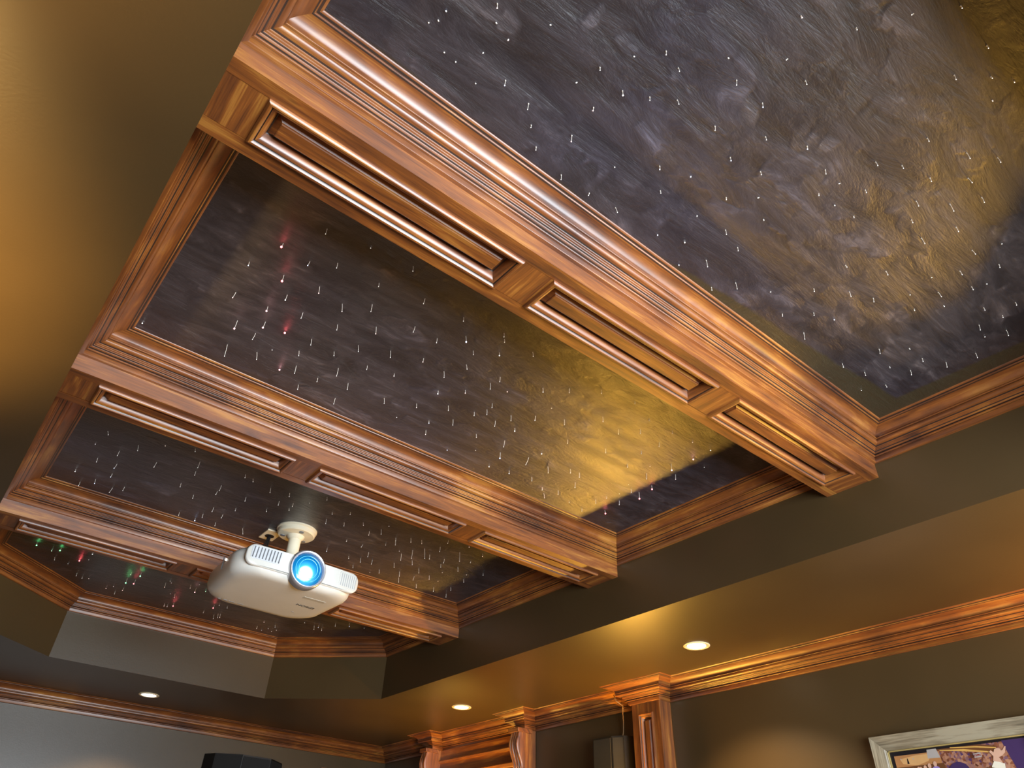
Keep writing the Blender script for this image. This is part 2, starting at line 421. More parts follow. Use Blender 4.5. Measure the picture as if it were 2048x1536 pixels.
ring_slab([(XWL - .1, YF - .1), (XW + .1, YF - .1), (XW + .1, YW + .1), (XWL - .1, YW + .1)], TRAY, 0, 0.03, 'ceiling', PAINT, kind='structure')
m = MB(); m.prism([(x, y) for x, y in [(XL - .05, -0.7), (XR + .05, -0.7), (XR + .05, 5.6), (XL - .05, 5.6)]], HC, HC + 0.05)
tagit(m.build('ceiling', SKY), kind='structure')
sides = ['wall_tray_front_left', 'wall_tray_front', 'wall_tray_front_right', 'wall_tray_right', 'wall_tray_back_right', 'wall_tray_back', 'wall_tray_back_left', 'wall_tray_left']
nT = len(TRAY); TP = [Vector(p) for p in TRAY]
for i in range(nT):
    a, b = TP[i], TP[(i + 1) % nT]; d0 = (b - a).normalized(); nn = Vector((d0.y, -d0.x)) * 0.04
    m = MB(); m.add([(a.x, a.y, 0.0301), (b.x, b.y, 0.0301), (b.x + nn.x, b.y + nn.y, 0.0301), (a.x + nn.x, a.y + nn.y, 0.0301),
                     (a.x, a.y, HC), (b.x, b.y, HC), (b.x + nn.x, b.y + nn.y, HC), (a.x + nn.x, a.y + nn.y, HC)],
                    [(0, 3, 2, 1), (4, 5, 6, 7), (0, 1, 5, 4), (1, 2, 6, 5), (2, 3, 7, 6), (3, 0, 4, 7)])
    tagit(m.build(sides[i], PAINT), kind='structure')
for nm, b in (('wall_right', (XW + .003, XW + .1, YF, YW)), ('wall_left', (XWL - .1, XWL, YF, YW)), ('wall_back', (XWL - .1, XW + .1, YW + .003, YW + .1)), ('wall_front', (XWL - .1, XW + .1, YF - .1, YF))):
    m = MB(); m.box(b[0], b[1], b[2], b[3], ZFL, 0.0); tagit(m.build(nm, PAINT), kind='structure')
m = MB(); m.box(XWL - .1, XW + .1, YF - .1, YW + .1, ZFL - .1, ZFL); tagit(m.build('floor', CARPET), kind='structure')

# ---------------------------------------------------------------- beams
BLAB = ['panelled wooden ceiling beam nearest the camera, bordering the brightest star bay',
        'panelled wooden ceiling beam between the second star bay and the projector bay',
        'panelled wooden ceiling beam farthest back, passing behind the white projector']
PX = [(0.040, 0.838), (0.955, 1.751), (1.870, 2.664)]
beams = []
for bi, (y0, y1) in enumerate(BY):
    root = empty('ceiling_beam', (CX, (y0 + y1) / 2, ZB), label=BLAB[bi], cat='beam', group='ceiling beams across the tray')
    root['_o'] = (CX, (y0 + y1) / 2, ZB)
    beams.append(root)
    py0, py1 = y0 + 0.045, y0 + 0.192
    m = MB()
    # bottom rails and stiles
    xs = [XL] + [v for p in PX for v in p] + [XR]
    m.add([(XL, y0, ZB), (XR, y0, ZB), (XR, py0, ZB), (XL, py0, ZB)], [(0, 1, 2, 3)])
    m.add([(XL, py1, ZB), (XR, py1, ZB), (XR, y1, ZB), (XL, y1, ZB)], [(0, 1, 2, 3)])
    m.add([(XL, y0, ZB), (XR, y0, ZB), (XR, y0, HC), (XL, y0, HC)], [(0, 1, 2, 3)])
    m.add([(XL, y1, ZB), (XR, y1, ZB), (XR, y1, HC), (XL, y1, HC)], [(0, 1, 2, 3)])
    m.add([(XL, y0, HC - .03), (XR, y0, HC - .03), (XR, y1, HC - .03), (XL, y1, HC - .03)], [(0, 1, 2, 3)])
    m.build('rails', WOOD, root, (1, 0, 0))
    for k in range(4):
        a = xs[2 * k]; b = xs[2 * k + 1]
        m = MB(); m.box(a, b, py0, py1, ZB + 0.0007, ZB + 0.03); m.build('stile', WOOD, root, (0, 1, 0))
    for (xa, xb) in PX:
        def rect(i, z): return [(xa + i, py0 + i, z), (xb - i, py0 + i, z), (xb - i, py1 - i, z), (xa + i, py1 - i, z)]
        def rings(seq):
            V = []; F = []; MI = []
            for i, (ins, z, dk) in enumerate(seq):
                V += rect(ins, z)
                if i:
                    for c in range(4):
                        F.append(((i - 1) * 4 + c, (i - 1) * 4 + (c + 1) % 4, i * 4 + (c + 1) % 4, i * 4 + c)); MI.append(1 if dk else 0)
            return V, F, MI
        # mitred moulding: bead, quirk, cove; each side of it gets grain along its own run
        seq = [(0, ZB + .004, 0), (-.001, ZB - .004, 0), (.001, ZB - .008, 0), (.005, ZB - .0105, 0), (.010, ZB - .010, 0), (.0135, ZB - .006, 0), (.0145, ZB - .001, 1), (.0165, ZB - .003, 1), (.021, ZB - .001, 0), (.026, ZB + .004, 0), (.030, ZB + .013, 0), (.032, ZB + .024, 0), (.0335, ZB + .026, 1)]
        V, F, MI = rings(seq)
        fr = mesh_obj('panel_moulding', V, F, [WOOD, GLAZE], root, (1, 0, 0), MI, smooth=35)
        uvl = fr.data.uv_layers['grain']
        for p in fr.data.polygons:
            if abs(p.normal.x) > abs(p.normal.y) * 1.01 and max(fr.data.vertices[v].co.x for v in p.vertices) - min(fr.data.vertices[v].co.x for v in p.vertices) < 0.06:
                for li in p.loop_indices:
                    co = fr.data.vertices[fr.data.loops[li].vertex_index].co
                    uvl.data[li].uv = (co.y, co.x + co.z)
        seq = [(.0325, ZB + .026, 0), (.036, ZB + .026, 1), (.050, ZB + .012, 0), (.0505, ZB + .0075, 0), (.053, ZB + .006, 0)]
        V, F, MI = rings(seq); n = len(V); F.append((n - 4, n - 3, n - 2, n - 1)); MI.append(0)
        mesh_obj('raised_panel', V, F, [WOOD, GLAZE], root, (1, 0, 0), MI)

# ---------------------------------------------------------------- crown around the four bays
def bc(bi): return ('crown_moulding', beams[bi], {})
hC = HC - ZC
# travel so that the bay interior lies on the left: counter-clockwise
crown([(XR, BY[0][0]), (XL, BY[0][0]), FRONT[0], FRONT[1], FRONT[2], FRONT[3]], True, ZC, PR, hC, [bc(0), trim(), trim(), trim(), trim(), trim()])
for b in (0, 1):
    crown([(XL, BY[b][1]), (XR, BY[b][1]), (XR, BY[b + 1][0]), (XL, BY[b + 1][0])], True, ZC, PR, hC, [bc(b), trim(), bc(b + 1), trim()])
crown([(XL, BY[2][1]), (XR, BY[2][1]), BACK[0], BACK[1], BACK[2], BACK[3]], True, ZC, PR, hC, [bc(2), trim(), trim(), trim(), trim(), trim()])

# ---------------------------------------------------------------- room crown with its breaks over the pilaster and the two corbel posts
PF = 3.812                                   # face of pilaster and corbel posts
Q = [(XW, -2.9), (XW, 2.997), (PF, 2.997), (PF, 3.238), (XW, 3.238), (XW, 4.365), (PF, 4.365), (PF, 4.450), (XW, 4.450),
     (XW, 5.640), (PF, 5.640), (PF, 5.705), (XW, 5.705), (XW, YW), (XWL, YW), (XWL, YF)]
def T(): return trim()
pil = empty('pilaster', (3.87, 3.118, ZFL), label='wooden pilaster with a long raised panel, standing right of the wall speaker', cat='pilaster'); pil['_o'] = (3.87, 3.118, ZFL)
cab = empty('cabinet_surround', (3.87, 5.0, ZFL), label='wooden cabinet surround with two carved corbels below the right soffit', cat='cabinet'); cab['_o'] = (3.87, 5.0, ZFL)
cr = ('crown_moulding',)
own = [T(), ('cap_moulding', pil, {}), ('cap_moulding', pil, {}), ('cap_moulding', pil, {}), T(),
       ('cap_moulding', cab, {}), ('cap_moulding', cab, {}), ('cap_moulding', cab, {}), ('cap_moulding', cab, {}),
       ('cap_moulding', cab, {}), ('cap_moulding', cab, {}), ('cap_moulding', cab, {}), T(), T(), T()]
crown(Q, False, -RD, RR, RD, own)

# pilaster shaft with long raised panel
m = MB(); zt = -RD + 0.002
y0, y1 = 2.997, 3.238
py0, py1, pz0, pz1 = 3.055, 3.180, -1.9, -0.185
m.add([(PF, y0, ZFL), (PF, py0, ZFL), (PF, py0, zt), (PF, y0, zt)], [(0, 1, 2, 3)])
m.add([(PF, py1, ZFL), (PF, y1, ZFL), (PF, y1, zt), (PF, py1, zt)], [(0, 1, 2, 3)])
m.add([(PF, py0, pz1), (PF, py1, pz1), (PF, py1, zt), (PF, py0, zt)], [(0, 1, 2, 3)])
m.add([(PF, py0, ZFL), (PF, py1, ZFL), (PF, py1, pz0), (PF, py0, pz0)], [(0, 1, 2, 3)])
m.add([(PF, y0, ZFL), (XW, y0, ZFL), (XW, y0, zt), (PF, y0, zt)], [(0, 1, 2, 3)])
m.add([(PF, y1, ZFL), (XW, y1, ZFL), (XW, y1, zt), (PF, y1, zt)], [(0, 1, 2, 3)])
m.build('shaft', WOOD, pil, (0, 0, 1))
def yzrings(seq):
    V = []; F = []; MI = []
    for i, (ins, dx, dk) in enumerate(seq):
        V += [(PF + dx, py0 + ins, pz0 + ins), (PF + dx, py1 - ins, pz0 + ins), (PF + dx, py1 - ins, pz1 - ins), (PF + dx, py0 + ins, pz1 - ins)]
        if i:
            for c in range(4):
                F.append(((i - 1) * 4 + c, (i - 1) * 4 + (c + 1) % 4, i * 4 + (c + 1) % 4, i * 4 + c)); MI.append(1 if dk else 0)
    return V, F, MI
V, F, MI = yzrings([(0, .003, 0), (-.001, -.006, 0), (.006, -.010, 0), (.012, -.006, 0), (.0135, .001, 1), (.020, .004, 0), (.027, .02, 0), (.029, .022, 1)])
mesh_obj('panel_moulding', V, F, [WOOD, GLAZE], pil, (0, 0, 1), MI, smooth=35)
V, F, MI = yzrings([(.029, .022, 0), (.031, .022, 1), (.045, .008, 0), (.046, .004, 0)]); n = len(V); F.append((n - 4, n - 3, n - 2, n - 1)); MI.append(0)
mesh_obj('raised_panel', V, F, [WOOD, GLAZE], pil, (0, 0, 1), MI)

# corbel posts, header boards and carved corbels
for (a, b) in ((4.365, 4.450), (5.640, 5.705)):
    m = MB(); m.box(PF, XW, a, b, ZFL, zt); m.build('post', WOOD, cab, (0, 0, 1))
    V = []; F = []
    zs = [(-0.145, .058), (-0.16, .062), (-0.175, .066), (-0.20, .074), (-0.235, .078), (-0.27, .072), (-0.305, .058), (-0.335, .044), (-0.365, .032), (-0.39, .026), (-0.40, .034), (-0.415, .050), (-0.44, .058), (-0.465, .054), (-0.48, .042), (-0.50, .02), (-0.515, .012)]
    NY = 33
    for (z, dep) in zs:
        for j in range(NY):
            t = j / (NY - 1)
            y = a - 0.012 + (b - a + 0.024) * t
            flute = 0.015 * abs(math.sin(t * math.pi * 4)) ** 0.6
            leaf = 0.002 * math.sin(z * 170 + t * 9)
            V.append((PF - dep + 0.006 - flute + leaf, y, z))
    nz = len(zs)
    for i in range(nz - 1):
        for j in range(NY - 1):
            F.append((i * NY + j, i * NY + j + 1, (i + 1) * NY + j + 1, (i + 1) * NY + j))
    bi0 = len(V)
    for (z, dep) in zs: V += [(PF, a - 0.012, z), (PF, b + 0.012, z)]
    for i in range(nz - 1):
        F.append((i * NY, (i + 1) * NY, bi0 + 2 * (i + 1), bi0 + 2 * i)); F.append((i * NY + NY - 1, (i + 1) * NY + NY - 1, bi0 + 2 * (i + 1) + 1, bi0 + 2 * i + 1))
    F.append(tuple(range(NY)) + (bi0 + 1, bi0)); F.append(tuple(range((nz - 1) * NY, nz * NY)) + (bi0 + 2 * nz - 1, bi0 + 2 * nz - 2))
    cb = mesh_obj('corbel', V, F, WOOD, cab, (0, 0, 1), smooth=60)
    m = MB(); m.bbox(PF - .085, XW - .05, a - .02, b + .02, -.146, -RD + .003, .004); m.build('corbel_cap', WOOD, cab, (0, 1, 0))
hy0, hy1 = 4.450, 5.640
m = MB()
m.box(3.900, 3.922, hy0, hy1, -0.20, -RD); m.build('frieze', WOOD, cab, (0, 1, 0))
m = MB()
m.prism([(3.885, 0), (3.880, -.008), (3.888, -.02), (3.905, -.026), (3.92, -.026), (3.92, 0)], hy0, hy1)
m.v = [(x, z, y - 0.20) for (x, y, z) in m.v]; m.build('frieze_moulding', WOOD, cab, (0, 1, 0))
m = MB(); m.box(3.903, 3.922, hy0, hy1, -0.32, -0.225); m.build('frieze', WOOD, cab, (0, 1, 0))
m = MB(); m.prism([(3.870, 0), (3.862, -.01), (3.870, -.03), (3.895, -.04), (3.92, -.04), (3.92, 0)], hy0, hy1)
m.v = [(x, z, y - 0.315) for (x, y, z) in m.v]; m.build('frieze_moulding', WOOD, cab, (0, 1, 0))
m = MB(); m.box(3.885, 3.922, hy0, hy1, -0.56, -0.352); m.build('header_board', WOOD, cab, (0, 1, 0))

# ---------------------------------------------------------------- recessed lights
CL = ['round recessed ceiling light nearest the wooden pilaster, largest of the three', 'round recessed ceiling light above the two carved corbels', 'round recessed ceiling light left of the others, near the back wall']
for (x, y), lb in zip(CANS[:3], CL):
    root = empty('recessed_light', (x, y, 0), label=lb, cat='ceiling light', group='recessed lights in the soffit'); root['_o'] = (x, y, 0)
    m = MB(); m.lathe((x, y, 0), [(.076, .0), (.0765, -.003), (.072, -.006), (.064, -.006), (.060, -.003), (.058, .002)], 48, cap=False)
    m.build('trim_ring', TRIM, root, smooth=40)
    m = MB(); m.lathe((x, y, 0), [(.058, -.0022), (.0585, -.0005)], 48); m.build('gasket', BLACK, root)
    m = MB(); m.lathe((x, y, 0), [(.0565, -.001), (.053, -.0045), (.035, -.007), (.004, -.008)], 48); m.build('lamp_lens', LAMPGLOW, root, smooth=40)

# ---------------------------------------------------------------- projector
PX0, PX1, PY0, PY1, PZT = 0.925, 1.578, 3.11, 3.66, 0.156
pc = ((PX0 + PX1) / 2, (PY0 + PY1) / 2)
proj = empty('projector', (pc[0], pc[1], 0), label='white home cinema projector hanging upside down with its blue lens lit', cat='projector'); proj['_o'] = (pc[0], pc[1], 0)
def rrect(x0, x1, y0, y1, r, n=10, bow=0.0, taper=0.0):
    pts = []
    for cx, cy, a in ((x1 - r, y0 + r, -90), (x1 - r, y1 - r, 0), (x0 + r, y1 - r, 90), (x0 + r, y0 + r, 180)):
        for i in range(n + 1):
            t = math.radians(a + 90 * i / n); pts.append((cx + r * math.cos(t), cy + r * math.sin(t)))
    mx = (x0 + x1) / 2; my = (y0 + y1) / 2
    out = []
    for x, y in pts:
        u = (x - mx) / ((x1 - x0) / 2); v = (y - my) / ((y1 - y0) / 2)
        x2 = mx + (x - mx) * (1 - taper * max(0, v) ** 2); y2 = y - bow * (1 - u * u) * (1 if v < 0 else -1)
        out.append((x2, y2))
    return out
prof = [(0.0, .085), (.0015, .060), (.006, .036), (.016, .016), (.032, .005), (.052, .0), (.098, .0), (.118, .007), (.135, .024), (.147, .05), (.153, .085), (PZT, .13)]
V = []; F = []
# inner rings on the flat faces keep the cap shading clean
for z, ins in prof:
    V += [(x, y, z) for x, y in rrect(PX0 + ins, PX1 - ins, PY0 + ins * .7, PY1 - ins, .115, 12, .018, .10)]
n = len(rrect(0, 1, 0, 1, .1, 12))
for k in range(len(prof) - 1):
    for i in range(n):
        j = (i + 1) % n; F.append((k * n + i, k * n + j, (k + 1) * n + j, (k + 1) * n + i))
F.append(tuple(range(n))[::-1]); F.append(tuple(range((len(prof) - 1) * n, len(prof) * n)))
mesh_obj('body', V, F, WHITE, proj, smooth=60)
# front bezel: rounded slab, slightly proud, following the bow of the case
def fy(x):   # y of the front face
    u = (x - pc[0]) / ((PX1 - PX0) / 2); return PY0 - 0.018 * (1 - u * u)
def slab(x0, x1, z0, z1, r, t, name, mat, parent, off=0.0, lz=0.0):
    o = rrect(x0, x1, z0, z1, r, 8); k = len(o)
    rg = [(0.0, off + 0.004), (0.0, -t * .6 + off), (.35, -t + off)]
    V = []; F = []
    cxm, czm = (x0 + x1) / 2, (z0 + z1) / 2
    NS = 14
    # grid fill so that the face follows the bow
    loops = []
    for (sh, dy) in rg:
        loops.append([(x + (cxm - x) * 0 - (1 if x > cxm else -1) * sh * r * .25, z - (1 if z > czm else -1) * sh * r * .25, dy) for x, z in o])
    for lp in loops: V += [(x, fy(x) + dy, z) for x, z, dy in lp]
    for a in range(len(loops) - 1):
        for i in range(k):
            j = (i + 1) % k; F.append((a * k + i, a * k + j, (a + 1) * k + j, (a + 1) * k + i))
    # face as vertical strips between matching left/right outline points
    base = (len(loops) - 1) * k
    # o order: right-bottom, right-top, left-top, left-bottom
    lastr = loops[-1]
    right = list(range(0, k // 2)); left = list(range(k - 1, k // 2 - 1, -1))
    grid = []
    for a, b in zip(right, left):
        row = []
        for q in range(NS + 1):
            if q == 0: row.append(base + a)
            elif q == NS: row.append(base + b)
            else:
                t_ = q / NS; x = lastr[a][0] * (1 - t_) + lastr[b][0] * t_; z = lastr[a][1] * (1 - t_) + lastr[b][1] * t_
                V.append((x, fy(x) - t + off, z)); row.append(len(V) - 1)
        grid.append(row)
    for r0, r1 in zip(grid[:-1], grid[1:]):
        for q in range(NS): F.append((r0[q], r1[q], r1[q + 1], r0[q + 1]))
    return mesh_obj(name, V, F, mat, parent, smooth=50)
bez = slab(0.955, 1.572, 0.030, 0.136, 0.042, 0.012, 'front_bezel', WHITE, proj)
# left intake grille: recess outline and slanted louvres
gl = slab(0.975, 1.135, 0.060, 0.128, 0.012, 0.0035, 'left_grille', plain('pale_grey_plastic', srgb(205, 208, 212), 0.4, noise=0.02), proj, off=-0.010)
for i in range(9):
    m = MB(); x = 0.984 + i * 0.0165
    m.tube([(x, fy(x) - .0150, .066), (x + .004, fy(x) - .0150, .122)], 0.0028, 6)
    m.build('louvre_gap', GREYP, gl)
gr = slab(1.455, 1.560, 0.045, 0.126, 0.012, 0.0035, 'right_grille', WHITE, proj, off=-0.010)
for i in range(8):
    m = MB(); x = 1.466 + i * 0.0122
    m.tube([(x, fy(x) - .0145, .052), (x + .003, fy(x) - .0145, .119)], 0.0016, 6)
    m.build('louvre_gap', plain('light_grey_plastic', srgb(178, 180, 184), 0.4) if i == 0 else bpy.data.materials['light_grey_plastic'], gr)
# lens
LX, LZ = 1.270, 0.078; LY = fy(1.27) - 0.010
m = MB(); m.lathe((LX, LY, LZ), [(.100, .03), (.100, -.002), (.097, -.012), (.092, -.016), (.086, -.014), (.084, -.008), (.083, .03)], 64, ax=(0, 1, 0), cap=False)
lr = m.build('lens_ring', SILVER, proj, smooth=40)
def lens_mat():
    m, nt, b = newmat('lit_blue_lens'); L = nt.links.new
    tc = N(nt, 'ShaderNodeTexCoord'); sb = N(nt, 'ShaderNodeVectorMath', operation='SUBTRACT'); L(tc.outputs['Object'], sb.inputs[0])
    sb.inputs[1].default_value = ((LX - pc[0] - .010) * SC, 0, (LZ - .028) * SC)  # off-centre hot spot painted into the emission, fixed for every viewpoint
    cx = N(nt, 'ShaderNodeVectorMath', operation='MULTIPLY'); cx.inputs[1].default_value = (1, 0, 1); L(sb.outputs[0], cx.inputs[0])
    ln = N(nt, 'ShaderNodeVectorMath', operation='LENGTH'); L(cx.outputs[0], ln.inputs[0])
    r = ramp(nt, [(0.0, (1, 1, 1)), (0.22, (0.75, 1.0, 1.0)), (0.40, (0.10, 0.62, 0.85)), (0.62, (0.01, 0.22, 0.50)), (1.0, (0.004, 0.10, 0.30))])
    mr = N(nt, 'ShaderNodeMapRange'); mr.inputs['From Max'].default_value = 0.105 * SC; L(ln.outputs['Value'], mr.inputs['Value']); L(mr.outputs[0], r.inputs[0])
    b.inputs['Base Color'].default_value = (0.0, 0.05, 0.12, 1); b.inputs['Roughness'].default_value = 0.08
    L(r.outputs[0], b.inputs['Emission Color'])
    st = ramp(nt, [(0.0, (1, 1, 1)), (0.25, (0.5,) * 3), (0.4, (0.1,) * 3), (1.0, (0.06,) * 3)]); L(mr.outputs[0], st.inputs[0])
    mu = N(nt, 'ShaderNodeMath', operation='MULTIPLY'); L(st.outputs[0], mu.inputs[0]); mu.inputs[1].default_value = 9.0
    L(mu.outputs[0], b.inputs['Emission Strength'])
    return m
LENS = lens_mat()
m = MB(); m.lathe((LX, LY, LZ), [(.083, -.002), (.075, -.008), (.060, -.013), (.040, -.017), (.018, -.019), (.002, -.0195)], 64, ax=(0, 1, 0))
m.build('lens', LENS, proj, smooth=60)
for rr_ in (.050, .066):
    m = MB(); m.tube([(LX + rr_ * math.cos(t * math.pi / 24), LY - (.0155 if rr_ < .06 else .0115), LZ + rr_ * math.sin(t * math.pi / 24)) for t in range(48)] + [(LX + rr_, LY - (.0155 if rr_ < .06 else .0115), LZ)], 0.0012, 6)
    m.build('lens_ring', plain('blue_ring_%d' % int(rr_ * 1000), srgb(70, 150, 210), 0.2, emit=(0.1, 0.5, 0.8), es=0.5), proj)
# feet on the (upper) base, side details
FOOT = [(1.02, 3.24), (1.49, 3.24), (1.26, 3.56)]
for x, y in FOOT:
    m = MB(); m.lathe((x, y, PZT - .02), [(.026, 0), (.026, .03), (.022, .036), (.004, .037)], 24); m.build('foot', BLACK, proj, smooth=40)
m = MB(); m.bbox(1.06, 1.17, 3.16, 3.22, PZT - .02, PZT + .012, .004); m.build('base_cover', BLACK, proj)
m = MB(); m.lathe((PX0 + .004, 3.30, .098), [(.006, 0), (.006, -.006), (.002, -.008)], 16, ax=(1, 0, 0)); m.build('side_lamp', plain('indicator', (1, 1, 1), 0.3, emit=(1, 0.97, 0.9), es=2.5), proj)
m = MB(); m.bbox(PX0 + .0005, PX0 + .004, 3.345, 3.348, .06, .13, .0004); m.build('side_seam', GREYP, proj)
# rating label and upside-down maker's lettering on the downward face
m = MB(); m.box(1.35, 1.47, 3.235, 3.262, -.0012, .001); m.build('rating_label', plain('grey_label', srgb(186, 182, 170), 0.5, noise=0.05), proj)
def text(name, s_, size, loc, rot, mat, parent):
    cu = bpy.data.curves.new(name, 'FONT'); cu.body = s_; cu.size = size; cu.extrude = 0.0003; cu.align_x = 'CENTER'; cu.align_y = 'CENTER'
    cu.materials.append(mat)
    o = bpy.data.objects.new(name, cu); COL.objects.link(o); o.parent = parent
    bpy.context.view_layer.update()
    me = bpy.data.meshes.new_from_object(o); bpy.data.objects.remove(o)
    me.materials.clear(); me.materials.append(mat)
    me.transform(Matrix.Translation(Vector(loc) - Vector(parent['_o'])) @ Euler(rot).to_matrix().to_4x4() @ Matrix.Diagonal((1, 1, 1, 1)))
    o = bpy.data.objects.new(name, me); COL.objects.link(o); o.parent = parent
    return o
INK = plain('dark_ink', srgb(70, 66, 60), 0.5)
text('lettering', 'EPSON', .034, (1.42, 3.37, -.001), (math.pi, 0, math.pi), INK, proj)
for (xa, xb, y) in ((1.02, 1.035, 3.585), (1.05, 1.07, 3.585), (1.08, 1.11, 3.585), (1.13, 1.16, 3.585), (1.40, 1.415, 3.50)):
    m = MB(); m.box(xa, xb, y, y + .004, -.001, .001); m.build('button_mark', GREYP, proj)

# ceiling mount
mt = empty('projector_mount', (1.305, 3.44, HC), label='cream ceiling mount with a round plate and short pole above the projector', cat='mount'); mt['_o'] = (1.305, 3.44, HC)
m = MB(); m.lathe((1.305, 3.44, HC), [(.112, 0), (.112, -.008), (.106, -.012), (.104, -.030), (.098, -.036), (.050, -.040), (.044, -.052), (.036, -.060)], 64)
pl = m.build('ceiling_plate', CREAM, mt, smooth=35)
for a in (30, 150, 270):
    m = MB(); m.lathe((1.305 + .072 * math.cos(math.radians(a)), 3.44 + .072 * math.sin(math.radians(a)), HC - .039), [(.014, .002), (.013, -.0015), (.004, -.002)], 20); m.build('hole_cap', GREYP, pl)
m = MB(); m.lathe((1.305, 3.44, 0), [(.034, HC - .058), (.034, .225), (.040, .222), (.040, .206)], 40); m.build('pole', CREAM, mt, smooth=35)
m = MB()
m.bbox(1.225, 1.385, 3.395, 3.400, .166, .206, .001); m.bbox(1.225, 1.385, 3.395, 3.49, .202, .206, .001); m.bbox(1.225, 1.230, 3.395, 3.49, .166, .206, .001)
bk = m.build('bracket', CREAM, mt)
for x in (1.245, 1.365):
    m = MB(); m.lathe((x, 3.395, .186), [(.010, .0), (.010, -.006), (.004, -.007)], 12, ax=(0, 1, 0)); m.build('bolt', STEEL, bk)
m = MB(); m.bbox(1.16, 1.45, 3.402, 3.50, PZT + .001, .170, .002); m.build('mounting_bar', CREAM, mt)

# cable plate in the star ceiling and the cable bundle
cp = empty('cable_plate', (1.214, 3.603, HC), label='small cream square cable plate on the star ceiling beside the mount', cat='wall plate'); cp['_o'] = (1.214, 3.603, HC)
m = MB(); m.bbox(1.172, 1.257, 3.534, 3.672, HC - .008, HC + .001, .003); m.build('plate', CREAM, cp)
m = MB(); m.lathe((1.214, 3.61, HC - .0095), [(.026, .003), (.026, 0), (.02, -.0005)], 24); m.build('cable_opening', BLACK, cp)
cbl = empty('cable_bundle', (1.214, 3.61, HC), label='black cables running from the cable plate down to the projector', cat='cable'); cbl['_o'] = (1.214, 3.61, HC)
for k, dx in enumerate((-.010, .0, .009)):
    m = MB(); m.tube([(1.214 + dx * .6, 3.61, HC - .006), (1.205 + dx, 3.60, .37), (1.185 + dx * 1.6, 3.575, .30), (1.165 + dx * 2, 3.545, .23), (1.16 + dx * 2, 3.53, PZT - .006)], .0045, 8)
    m.build('cable', CABLE, cbl, smooth=60)

# ---------------------------------------------------------------- surround speakers
def speaker(plan, front, z0, z1, label, loc, grille, body):
    root = empty('wall_speaker', loc, label=label, cat='speaker'); root['_o'] = loc
    m = MB(); m.prism(plan, z0, z1); m.build('cabinet', body, root)
    for (a, b) in front:
        a = Vector(a); b = Vector(b); d0 = (b - a).normalized(); nn = Vector((d0.y, -d0.x))
        if (nn.x * (a.x - loc[0]) + nn.y * (a.y - loc[1])) < 0: nn = -nn
        a2 = a + d0 * .008; b2 = b - d0 * .008
        m = MB(); m.prism([tuple(a2 + nn * .0005), tuple(b2 + nn * .0005), tuple(b2 + nn * .006), tuple(a2 + nn * .006)], z0 + .01, z1 - .012)
        m.build('grille', grille, root)
    return root
speaker([(XW, 3.690), (3.862, 3.672), (3.812, 3.620), (3.820, 3.450), (3.862, 3.372), (XW, 3.345)], [((3.812, 3.620), (3.820, 3.450)), ((3.820, 3.450), (3.862, 3.372))],
        -0.85, -0.28, 'olive wall speaker with angled front, left of the wooden pilaster', (3.87, 3.52, -0.56), GRILLE, plain('olive_painted_cabinet', srgb(38, 31, 18), 0.5, noise=0.1))
speaker([(2.15, YW), (2.201, 6.536), (2.395, 6.409), (2.652, 6.409), (2.831, 6.58), (2.86, YW)], [((2.201, 6.536), (2.395, 6.409)), ((2.395, 6.409), (2.652, 6.409)), ((2.652, 6.409), (2.831, 6.58))],
        -0.85, -0.26, 'black faceted wall speaker under the crown on the grey back wall', (2.5, 6.56, -0.55), GRILLE2, BLACK)
m = MB(); m.tube([(3.795, 3.385, -.030), (3.80, 3.37, -.07), (3.84, 3.345, -.10), (3.868, 3.375, -.14), (3.885, 3.39, -.19), (3.89, 3.40, -.25), (3.885, 3.405, -.285)], .0035, 8)
tagit(m.build('speaker_wire', WIRE, smooth=60, origin=(3.87, 3.38, -.15)), label='thin brown speaker wire hanging from the crown to the olive speaker', cat='wire')

# small wooden frame corner on the back wall
wf = empty('wooden_frame', (3.4, YW - .02, -0.6), label='light wooden frame whose top corner shows at the bottom edge of the back wall', cat='frame'); wf['_o'] = (3.4, YW - .02, -0.6)
m = MB(); m.bbox(3.235, 3.56, YW - .035, YW - .001, -.30, -.235, .004); m.build('top_rail', WOOD, wf, (1, 0, 0))
m = MB(); m.bbox(3.235, 3.30, YW - .034, YW - .001, -.95, -.30, .004); m.build('side_rail', WOOD, wf, (0, 0, 1))
m = MB(); m.bbox(3.495, 3.56, YW - .034, YW - .001, -.95, -.30, .004); m.build('side_rail', WOOD, wf, (0, 0, 1))
m = MB(); m.box(3.29, 3.50, YW - .02, YW - .002, -.95, -.29); m.build('backing', BLACK, wf)

